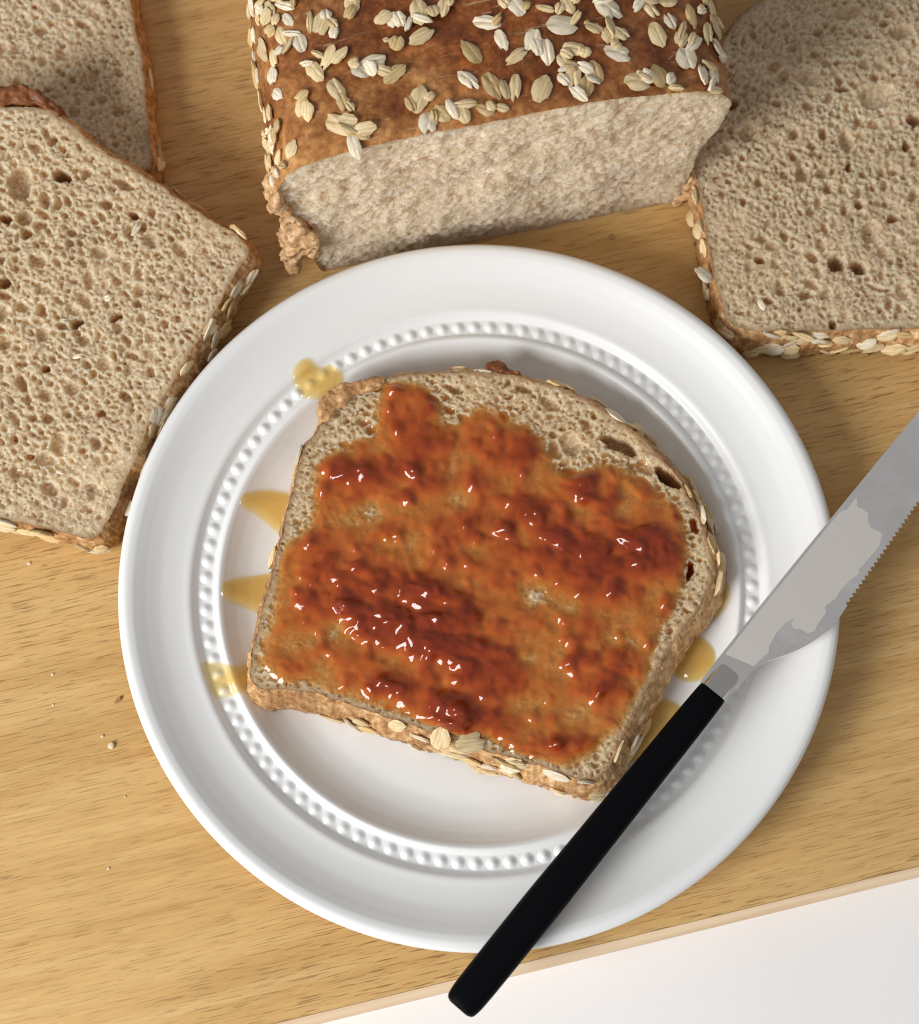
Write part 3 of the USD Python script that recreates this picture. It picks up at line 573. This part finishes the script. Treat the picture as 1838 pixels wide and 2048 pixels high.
# ------------------------------------------------------------------ syrup that ran onto the plate
def puddle(label, px, h, seed):
    pts = []
    for x, y in px:
        z = .0045
        for _ in range(6):
            q = at(x, y, z); z = float(plate_z(min(.0999, np.hypot(q[0], q[1]))))
        pts.append(q[:2])
    out = ccw(spline(pts, 260)); g = .00045
    lo, hi = out.min(0), out.max(0)
    X, Y = np.meshgrid(np.arange(lo[0], hi[0], g), np.arange(lo[1], hi[1], g)); P = np.stack([X.ravel(), Y.ravel()], 1)
    P = P[shapely.contains_xy(Polygon(out).buffer(-g * .5), P[:, 0], P[:, 1])]
    d, _ = cKDTree(out).query(P)
    A_ = np.vstack([out, P]); t = np.r_[np.zeros(len(out)), h * (1 - (1 - np.clip(d / (.0040 if h > .0015 else .0055), 0, 1)) ** 2) ** .7]
    zb = dish_z(A_); zs = np.maximum(plate_z(np.clip(np.linalg.norm(A_, axis=1), 0, .1)) + t, zb + np.minimum(t * .3, .00025)); t = zs - zb; z = zs + .00005
    tri = Delaunay(A_).simplices; c = A_[tri].mean(1); tri = tri[shapely.contains_xy(Polygon(out), c[:, 0], c[:, 1])]
    v = np.c_[A_, z]; nz = np.cross(v[tri[:, 1]] - v[tri[:, 0]], v[tri[:, 2]] - v[tri[:, 0]])[:, 2]; tri[nz < 0] = tri[nz < 0][:, ::-1]
    o = obj('syrup_drip', trimesh.Trimesh(v, tri, process=False), 'syrup', smooth=True, attrs={'thick': t * 1000 + .02})
    tag(o, label, 'syrup', 'syrup drips on the plate')
puddle('pale syrup blob over the beads at the upper left slice corner', [(578, 740), (590, 716), (612, 710), (630, 726), (655, 722), (680, 742), (676, 768), (640, 792), (600, 790), (582, 765)], .0016, 1)
puddle('faint thin syrup trickle against the torn upper left crust', [(628, 790), (662, 770), (670, 800), (650, 850), (630, 852), (624, 820)], .0005, 2)
puddle('amber syrup puddle, upper of two at the left slice edge', [(475, 996), (479, 980), (500, 972), (540, 971), (590, 980), (640, 990), (640, 1056), (590, 1060), (552, 1057), (525, 1038), (500, 1018), (483, 1008)], .0019, 3)
puddle('amber syrup puddle, lower of two at the left slice edge', [(437, 1172), (441, 1154), (458, 1146), (482, 1142), (520, 1137), (590, 1146), (580, 1236), (530, 1228), (498, 1212), (470, 1200), (447, 1188)], .0019, 4)
puddle('greenish yellow syrup drip across the beads at the lower left', [(398, 1312), (425, 1308), (470, 1316), (530, 1300), (560, 1380), (500, 1376), (462, 1380), (425, 1382), (408, 1350)], .0013, 5)
puddle('faint syrup film beside the right slice edge above the knife', [(1400, 1150), (1440, 1150), (1448, 1185), (1420, 1225), (1370, 1230), (1360, 1180)], .0012, 6)
puddle('golden syrup puddle between slice edge and knife ferrule', [(1320, 1290), (1360, 1250), (1390, 1262), (1415, 1292), (1412, 1330), (1390, 1348), (1352, 1350), (1318, 1325), (1290, 1310)], .0022, 7)
puddle('golden syrup puddle half covered by the black knife handle', [(1270, 1400), (1300, 1380), (1345, 1396), (1370, 1430), (1330, 1480), (1270, 1512), (1232, 1498), (1215, 1460)], .0019, 8)

# ------------------------------------------------------------------ loaf
FA, FB = at(632, 540, 0), at(1345, 398, 0)
es = (FB - FA) / np.linalg.norm(FB - FA); en = np.array([es[1], -es[0], 0])      # along the face, out of the face towards the plate
RL = np.stack([es, [0, 0, 1.0], en], 1)                                           # local x along face, y up, z out of the face
def floc(x, y):
    q = at_plane(x, y, FA, en) - FA
    return np.array([q @ es, q[2]])
LOAF = thing('bread_loaf', 'brown oat topped loaf with its cut end facing the plate', 'bread loaf', RL, FA)
face_px = [(640, 538), (626, 500), (620, 462), (600, 436), (565, 424), (548, 408), (552, 375), (572, 345), (610, 326), (680, 303), (760, 284), (850, 264), (930, 249), (1000, 236), (1100, 216), (1200, 199), (1300, 188), (1370, 182), (1420, 184), (1445, 196), (1447, 216),
           (1425, 250), (1398, 282), (1378, 318), (1365, 352), (1350, 386), (1338, 402)]
fo = np.array([floc(*q) for q in face_px]); base_n = 14
fo = np.vstack([fo, np.stack([np.linspace(fo[-1, 0], fo[0, 0], base_n + 2)[1:-1], np.full(base_n, .0006)], 1)]); fo[:, 1] = np.maximum(fo[:, 1], .0006)
fout = ccw(spline(fo, 1500))
Nf = normals2(fout)
fout_r = fout + Nf * (fbm3(fout, .004, 3, 31)[:, None] * .0008 + fbm3(fout, .001, 2, 32)[:, None] * .0003)

def loaf_face():
    rg = np.random.default_rng(3); g = .00034
    lo, hi = fout_r.min(0) - .002, fout_r.max(0) + .002
    nx, ny = int((hi[0] - lo[0]) / g) + 1, int((hi[1] - lo[1]) / g) + 1
    X, Y = np.meshgrid(lo[0] + g * np.arange(nx), lo[1] + g * np.arange(ny)); P = np.stack([X, Y], -1)
    # torn, clumpy crumb: little lumps standing proud
    Hh = np.zeros((ny, nx)) - .0010
    n = int((hi - lo).prod() * 1e4 * 24)
    for cx, cy in lo + rg.random((n, 2)) * (hi - lo):
        a = .0006 * 4 ** (rg.random() ** 1.6); b = a * rg.uniform(.5, .9); th = rg.normal(0, .7); hgt = rg.uniform(.0001, .0010)
        i0, i1 = max(0, int((cx - a - lo[0]) / g)), min(nx, int((cx + a - lo[0]) / g) + 2); j0, j1 = max(0, int((cy - a - lo[1]) / g)), min(ny, int((cy + a - lo[1]) / g) + 2)
        if i1 <= i0 or j1 <= j0: continue
        xx = lo[0] + g * np.arange(i0, i1) - cx; yy = (lo[1] + g * np.arange(j0, j1) - cy)[:, None]
        q = ((math.cos(th) * xx + math.sin(th) * yy) / a) ** 2 + ((-math.sin(th) * xx + math.cos(th) * yy) / b) ** 2
        w = Hh[j0:j1, i0:i1]; np.maximum(w, np.where(q < 1, -.0010 + (hgt + .0004) * np.sqrt(np.clip(1 - q, 0, 1)), -1), out=w)
    pores = []
    for (x, y, a, b, t, d) in [(1045, 300, 26, 11, -5, 3), (1020, 285, 16, 9, -20, 2), (690, 365, 22, 10, -20, 2), (830, 410, 18, 9, -10, 2), (900, 385, 16, 9, 0, 2), (1110, 250, 14, 8, 0, 1.5), (1250, 290, 13, 9, 0, 1.5), (760, 330, 14, 8, 0, 1.6), (980, 350, 13, 8, 0, 1.8), (680, 430, 20, 9, -30, 2)]:
        c = floc(x, y); pores.append((c[0], c[1], a / 5600, b / 5600 * 2.2, math.radians(-t), d / 1000, .5))
    for cx, cy in lo + rg.random((70, 2)) * (hi - lo):
        r_ = rg.uniform(.00035, .0009); pores.append((cx, cy, r_ * rg.uniform(1.8, 3.6), r_, rg.normal(.1, .3), r_ * rg.uniform(1.4, 2.4) + .0006, .3))
    for cx, cy in lo + rg.random((int((hi - lo).prod() * 1e4 * 40), 2)) * (hi - lo):
        r_ = .0003 * 2.6 ** rg.random(); pores.append((cx, cy, r_ * rg.uniform(1, 2), r_, rg.normal(0, .6), r_ * rg.uniform(.8, 2.2) + .0003, .5))
    stampH = np.full_like(Hh, .01); stamp_pores(stampH, lo[0], lo[1], g, pores); Hh = np.minimum(Hh, stampH)
    Q = P * np.array([.7, 1.25]); Hh = gaussian_filter(Hh, 1.0) * .8 + fbm3(P, .013, 3, 41) * .0020 + (.25 - np.abs(fbm3(Q, .0040, 2, 43))) * .0020 + fbm3(Q, .0018, 2, 45) * .0006 + grain(rg, Hh.shape, 1.6) * .00013 + grain(rg, Hh.shape, .9) * .00009
    v, tri, edge = cut_face(fout_r, (lo, g, Hh, P), np.zeros(len(fout_r)) + .0003 * fbm3(fout_r, .0015, 2, 44))
    obj('crumb', trimesh.Trimesh(v, tri, process=False), 'loaf_crumb', LOAF, True, attrs={'edge': edge * .8})
loaf_face()

LEN = .15
ts = np.r_[0, np.linspace(.0008, LEN, 170)]
SK = .012                                                  # the sides run back a little askew of the cut
def loaf_ring(t, rough=True):
    q = fout_r if t == 0 else fout
    c = np.array([fout[:, 0].mean(), 0])
    grow = 1 + .015 * smooth01(t / .06)
    ring = c + (q - c) * np.array([grow, 1 + .02 * smooth01(t / .06)]) + np.array([SK * t / LEN, 0])
    ring[:, 1] = np.maximum(ring[:, 1], .0004)
    p3 = np.c_[ring, np.full(len(ring), -t)]
    if rough and t > 0:
        d = fbm3(p3, .014, 3, 51) * .0011 + fbm3(p3, .0032, 3, 52) * .0004
        upm = smooth01(fout[:, 1] / .004)
        p3[:, :2] += Nf * (d * upm * smooth01(t / .003) + .0004 * smooth01(t / .002))[:, None]
        p3[:, 1] = np.maximum(p3[:, 1], .0003)
    elif t == 0:
        p3[:, 2] = .0003 * fbm3(fout_r, .0015, 2, 44)
    return p3
rows = [loaf_ring(t) for t in ts]
n = len(fout); ids = np.arange(n * len(ts)).reshape(len(ts), n)
Vl = np.vstack(rows + [np.array([[fout[:, 0].mean(), .03, -LEN - .01]])])
Fl = [seg_strip(ids[k + 1], ids[k]) for k in range(len(ts) - 1)]
j = np.roll(np.arange(n), -1); Fl.append(np.stack([ids[-1][j], ids[-1], np.full(n, len(Vl) - 1)], 1))
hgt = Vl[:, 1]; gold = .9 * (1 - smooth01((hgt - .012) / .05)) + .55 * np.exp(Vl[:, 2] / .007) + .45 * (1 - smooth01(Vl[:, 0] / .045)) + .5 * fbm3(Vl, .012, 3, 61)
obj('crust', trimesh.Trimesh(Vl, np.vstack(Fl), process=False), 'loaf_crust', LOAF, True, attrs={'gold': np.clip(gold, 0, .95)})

# coarse copy for finding where each oat sits
sub = np.arange(0, n, 10); tt = np.linspace(0, LEN, 34)
Vc = np.vstack([loaf_ring(t, False)[sub] if t else np.c_[fout[sub], np.zeros(len(sub))] for t in tt])
ic = np.arange(len(Vc)).reshape(len(tt), len(sub)); Fq = np.vstack([seg_strip(ic[k + 1], ic[k]) for k in range(len(tt) - 1)])
t0, t1, t2 = (Vc[Fq[:, k]] for k in range(3)); e1, e2 = t1 - t0, t2 - t0; fn = np.cross(e1, e2); fn /= np.linalg.norm(fn, axis=1, keepdims=True) + 1e-15
def hit(x, y):
    d = RL.T @ ray(x, y); o_ = RL.T @ (EYE - FA)
    h = np.cross(d, e2); a = (e1 * h).sum(1); a = np.where(abs(a) < 1e-16, 1e-16, a)
    s = o_ - t0; u = (s * h).sum(1) / a; q = np.cross(s, e1); v = (q @ d) / a; t = (e2 * q).sum(1) / a
    ok = (u >= 0) & (v >= 0) & (u + v <= 1) & (t > 0) & (abs(a) > 1e-15)
    if not ok.any(): return None
    k = np.argmin(np.where(ok, t, 9)); return o_ + d * t[k], fn[k] * (1 if fn[k] @ d < 0 else -1)

oats = [(125,60,70,35,80),(165,35,70,40,60),(212,25,85,35,15),(225,75,60,35,50),(200,130,75,45,70),(262,150,88,52,70),(178,205,70,40,80),(175,265,65,55,85),(315,250,95,55,50),(362,205,95,45,112),(338,85,95,65,110),(380,118,55,38,100),(442,22,85,58,100),(588,75,65,55,60),(672,45,100,65,80),(638,90,60,24,110),
    (755,32,75,45,100),(680,132,98,52,-30),(1005,22,98,58,50),(905,85,98,52,5),(958,145,82,42,65),(850,188,102,62,50),(1066,148,92,58,100),(1010,200,92,45,-35),(1115,185,104,52,80),(1165,92,112,82,10),(1110,35,72,28,15),(1186,20,72,52,60),(1210,175,88,52,10),(1170,218,58,44,60),(1322,35,112,76,40),(1330,128,76,62,80),
    (1358,192,102,62,20),(1465,30,100,42,50),(1495,125,102,62,65),(1540,80,62,44,60),(1575,140,66,54,120),(1610,62,92,42,75),(1595,210,88,76,70),(1530,12,72,52,0),(1670,22,92,52,70),(1702,85,62,42,60),(1702,178,92,56,60),(1686,262,82,44,80),(1626,138,38,26,60),(512,222,100,55,-18),(470,252,80,56,30),(588,262,98,52,-40),
    (842,285,92,48,40),(925,305,112,66,60),(1005,310,104,42,95),(1095,315,102,74,110),(1205,268,112,55,85),(1248,308,84,55,100),(1280,255,92,55,70),(1425,290,94,76,10),(1500,270,92,80,60),(672,350,102,70,110),(270,370,88,44,100),(388,320,92,60,60),(412,358,80,44,65),(190,330,62,44,30),(165,390,66,54,80),(190,440,54,44,100),
    (400,440,112,66,30),(462,470,92,38,15),(452,515,104,44,20),(238,520,66,44,110),(702,430,84,66,100),(752,400,74,54,40),(820,395,84,54,70),(902,387,72,44,20),(960,380,50,32,10),(180,490,52,32,130),(112,120,62,32,85),(100,200,60,36,95),(112,262,70,36,70),(105,350,92,34,65),(122,400,62,28,70),(145,455,62,30,75),
    (152,560,62,34,80),(160,625,52,30,85),(188,600,52,32,70),(196,548,60,36,100),(215,660,50,30,60),(135,30,60,36,75),(95,40,60,30,90),(560,145,24,20,0),(1252,85,22,18,0),(1560,310,60,24,5),(1690,318,70,30,12)]
for x, y, L, W, a in oats:
    px, py = (x / 1.7333 + 450) / 1.0099, y / 1.7333 / 1.0099
    h0 = hit(px, py)
    if h0 is None: h0 = hit(px + 8, py)
    if h0 is None: h0 = hit(px + 18, py)
    if h0 is None: continue
    ar = math.radians(a); h1 = hit(px + 7 * math.cos(ar), py + 7 * math.sin(ar))
    along = (h1[0] - h0[0]) if h1 is not None else np.array([0, 0, 1.0])
    sc = 1.0 / (1.7333 * 1.0099 * 78e2)
    add_flake(LOAF, h0[0] + h0[1] * .0006, h0[1], along, min(L * sc * 1.04, .0092), min(W * sc * 1.02, .0062), None, rng.normal(0, .14), .0005)
    for _ in range(rng.integers(0, 3) if y > 8 else 0):
        th2 = rng.uniform(0, 2 * math.pi); h2 = hit(px + 22 * math.cos(th2), py + 16 * math.sin(th2))
        if h2 is not None and h2[0][2] < -.002: add_flake(LOAF, h2[0] + h2[1] * .0010, h2[1], along + rng.normal(0, .004, 3), rng.uniform(.0030, .0066), rng.uniform(.0018, .0042), None, rng.normal(0, .3), .0006)
# oats on the flanks, seen edge on
for k in range(84):
    s = rng.choice([0, 1], p=[.7, .3]); t = rng.uniform(.003, .12)
    cand = np.where((Nf[:, 0] < -.55) if s == 0 else (Nf[:, 0] > .55))[0]; cand = cand[fout[cand, 1] > .02]
    i = rng.choice(cand); pos = loaf_ring(t, False)[i] + np.r_[Nf[i] * .0007, 0]
    add_flake(LOAF, pos, np.r_[Nf[i], 0], np.array([rng.normal(0, .5), rng.normal(0, 1), rng.normal(0, 1)]), rng.uniform(.006, .0085), rng.uniform(.0036, .0052), None, rng.normal(0, .25), .0005)
# torn bits hanging at the lower corners of the cut
tc = crag([floc(*q) for q in [(622, 452), (592, 447), (570, 458), (566, 482), (557, 500), (566, 520), (580, 527), (594, 510), (592, 492), (606, 486), (620, 496), (634, 478)]], .009, 8, .0022)
tc.apply_translation((0, 0, -.0065)); obj('torn_crust', tc, 'torn', LOAF, True)
tc = crag([floc(*q) for q in [(1325, 398), (1345, 378), (1362, 350), (1378, 356), (1376, 376), (1350, 398), (1335, 404)]], .006, 9, .0016)
tc.apply_translation((0, 0, -.005)); obj('torn_crust', tc, 'torn', LOAF, True)
tc = crag([floc(*q) for q in [(552, 380), (540, 398), (532, 418), (548, 424), (568, 430), (590, 440), (602, 440), (580, 420), (562, 405)]], .010, 10, .0016)
tc.apply_translation((0, 0, -.0085)); obj('torn_crust', tc, 'torn', LOAF, True)

# ------------------------------------------------------------------ knife lying across the rim
KZ = .0225
kp = np.array([0, 0, KZ]); kn = np.array([0, 0, 1.0])
K0, K1 = at(1412, 1372, KZ), at(1905, 765, KZ)
kx = (K1 - K0) / np.linalg.norm(K1 - K0); ky = np.array([-kx[1], kx[0], 0]); RK = np.stack([kx, ky, kn], 1)
def kloc(x, y, z=KZ):
    q = at(x, y, z) - K0; return np.array([q @ kx, q @ ky])
KN = thing('table_knife', 'steel table knife with black handle and serrated edge across the plate', 'knife', RK, K0)
back = [kloc(*q) for q in [(1386, 1352), (1420, 1306), (1500, 1206), (1600, 1082), (1700, 960), (1820, 814), (1960, 645)]]
edge_px = [(1437, 1392), (1462, 1362), (1490, 1330), (1520, 1310), (1560, 1296), (1600, 1277), (1640, 1247), (1672, 1208)]
low = np.array([kloc(*q) for q in edge_px]); tck, u = splprep(low.T, s=1e-8); low = np.array(splev(np.linspace(0, 1, 40), tck)).T
s0, s1 = kloc(1672, 1208), kloc(1820, 996); dd = s1 - s0; dd /= np.linalg.norm(dd); nn = np.array([-dd[1], dd[0]])
if (nn @ (back[3] - s0)) < 0: nn = -nn
teeth = []; pitch = .00152
for k in range(36):
    b = s0 + dd * (pitch * (k + .8)); teeth += [b, b + dd * pitch * .30 + nn * .00065, b + dd * pitch * .55 + nn * .00075, b + dd * pitch * .75 + nn * .0005]
end = s0 + dd * pitch * 37.5
tipb = back[-1]; tip = [end + dd * .012 + nn * .001, end + dd * .022 + nn * .006, (end + tipb) / 2 + dd * .022, tipb + dd * .012 - nn * .001]
bl = np.vstack([low, teeth, [end], tip, back[::-1]])
pg = Polygon(bl).buffer(0); pg = max(getattr(pg, 'geoms', [pg]), key=lambda q: q.area)
inner = pg.buffer(-.0003)
def plate_of(poly, z0, z1, bev=.00022):
    def cross(q): return m3.CrossSection([np.array(ccw(np.array(q.exterior.coords[:-1])))])
    return cross(poly).extrude(z1 - z0).translate((0, 0, z0))
mb = plate_of(pg, -.0007, .0007) + plate_of(pg.buffer(-.00025), -.00095, .00095)
obj('blade', mb, 'steel', KN, False)
bol = Polygon([kloc(*q) for q in [(1389, 1358), (1436, 1389), (1462, 1360), (1485, 1334), (1432, 1300), (1410, 1330)]]).buffer(-.0001)
# dried film left on the blade
Z2 = lambda x, y: ((x / 2.853 + 1200) / 1.0099, (y / 2.853 + 780) / 1.0099)
sm = [kloc(*Z2(*q), KZ + .001) for q in [(1348, 705), (1412, 680), (1440, 640), (1465, 610), (1468, 668), (1500, 680), (1530, 705), (1528, 750), (1545, 785), (1610, 820), (1595, 890), (1535, 960), (1478, 1025), (1478, 1050), (1420, 1090), (1365, 1150), (1345, 1190), (1282, 1235), (1290, 1270), (1240, 1340), (1225, 1375),
    (1190, 1388), (1150, 1362), (1105, 1362), (1096, 1330), (1110, 1298), (1062, 1325), (1010, 1380), (965, 1460), (960, 1500), (915, 1540), (880, 1575), (700, 1500), (760, 1420), (900, 1250), (1100, 1000), (1300, 755)]]
smp = Polygon(sm).buffer(0).intersection(pg.buffer(-.0008)); smp = max(getattr(smp, 'geoms', [smp]), key=lambda q: q.area)
o_ = obj('smear', plate_of(smp, .00096, .00106), 'smear', KN, False); tag(o_, 'pale dried smear on the blade')
# handle: flattened round section swelling towards the butt
def handle():
    e0, e1 = kloc(1411, 1372), kloc(908, 1997)
    ax = e1 - e0; Lh = np.linalg.norm(ax); ax /= Lh; sd = np.array([-ax[1], ax[0]])
    tk = np.array([0, .004, .02, .25, .5, .7, .88, .955, .985, .997, 1.0]); hw = np.array([.00385, .0040, .00412, .0045, .00485, .0051, .0050, .00485, .0045, .0038, .0029]); hz = np.array([.0026, .0030, .0033, .0039, .0044, .0046, .0045, .0043, .0040, .0034, .0028])
    t = np.unique(np.r_[np.linspace(0, 1, 60), np.linspace(.95, 1, 16), .002, .004, .01]); W = PchipInterpolator(tk, hw)(t); Zh = PchipInterpolator(tk, hz)(t)
    m = 40; a = np.linspace(0, 2 * np.pi, m, endpoint=False)
    cx = np.sign(np.cos(a)) * abs(np.cos(a)) ** .62; cz = np.sign(np.sin(a)) * abs(np.sin(a)) ** .72
    V = []
    for k in range(len(t)):
        c = e0 + ax * t[k] * Lh
        V.append(np.c_[c[0] + sd[0] * cx * W[k], c[1] + sd[1] * cx * W[k], cz * Zh[k] + .0004])
    V = np.vstack(V + [np.r_[e0, .0004][None], np.r_[e1, .0004][None]])
    ids = np.arange(m * len(t)).reshape(len(t), m); Fs = [seg_strip(ids[k], ids[k + 1]) for k in range(len(t) - 1)]
    jj = np.roll(np.arange(m), -1); Fs.append(np.stack([ids[0][jj], ids[0], np.full(m, len(V) - 2)], 1)); Fs.append(np.stack([ids[-1], ids[-1][jj], np.full(m, len(V) - 1)], 1))
    t_ = trimesh.Trimesh(V, np.vstack(Fs), process=False); t_.fix_normals()
    obj('handle', t_, 'black_handle', KN, 40)
    # steel ferrule: flattened oval sleeve that thins into the blade
    f0, f1 = e0 - ax * -.0004, e0 - ax * .0085
    V = []; ks = np.linspace(0, 1, 14)
    for k in ks:
        c = f0 + (f1 - f0) * k; w = .00365 - .0001 * k; zz = .0024 * (1 - k) ** .8 + .0008
        V.append(np.c_[c[0] + sd[0] * cx * w, c[1] + sd[1] * cx * w, cz * zz])
    V = np.vstack(V + [np.r_[f0, 0][None], np.r_[f1, 0][None]]); ids = np.arange(m * 14).reshape(14, m)
    Fs = [seg_strip(ids[k], ids[k + 1]) for k in range(13)]; Fs.append(np.stack([ids[0][jj], ids[0], np.full(m, len(V) - 2)], 1)); Fs.append(np.stack([ids[-1], ids[-1][jj], np.full(m, len(V) - 1)], 1))
    t_ = trimesh.Trimesh(V, np.vstack(Fs), process=False); t_.fix_normals()
    obj('ferrule', t_, 'polished_steel', KN, 40)
handle()

# ------------------------------------------------------------------ crumbs fallen on the board
def crumb_bit(x, y, s, seed, label, z=0.0, stretch=1.0, m='crumb'):
    b = trimesh.creation.icosphere(2, 1.0); b.vertices *= 1 + .45 * fbm3(b.vertices, .7, 2, seed)[:, None]
    b.apply_scale((s * stretch, s, s * .7)); b.apply_transform(trimesh.transformations.rotation_matrix(seed * 1.3, (0, 0, 1)))
    q = at(x, y, z); b.apply_translation((q[0], q[1], z - b.bounds[0, 2] - .0001))
    o = obj('bread_crumb', b, m, smooth=True, attrs={'edge': np.zeros(len(b.vertices))}); tag(o, label, 'crumb', 'crumbs fallen around the plate')
for k, (x, y, s, st, label) in enumerate([
    (221, 1477, .00085, 1.2, 'largest pale bread crumb on the board, lower left of the plate'),
    (203, 1458, .00045, 1, 'small pale crumb just above the largest crumb on the board'),
    (235, 1386, .00055, 2.6, 'thin brown bran sliver on the board close to the plate rim'),
    (104, 1336, .0004, 1, 'tiny crumb on the board straight left of the bran sliver'),
    (58, 1116, .00045, 1.2, 'tiny pale crumb on the board below the leaning slice'),
    (105, 1396, .0003, 1, 'tiny crumb on the board, left and below the bran sliver'),
    (248, 1578, .0003, 1, 'tiny crumb on the board nearest the lower left plate rim'),
    (215, 1720, .00035, 1, 'lone speck of crumb on the board near the picture bottom'),
    (1212, 470, .0007, 1.4, 'brown crumb on the board between loaf and plate')]):
    crumb_bit(x, y, s, k + 1, label, 0, st, 'golden_crust' if k in (2, 8) else 'pale_crumb')
crumb_bit(953, 1611, .0005, 30, 'single pale crumb in the plate well below the slice', .0043, 1.2, 'pale_crumb')
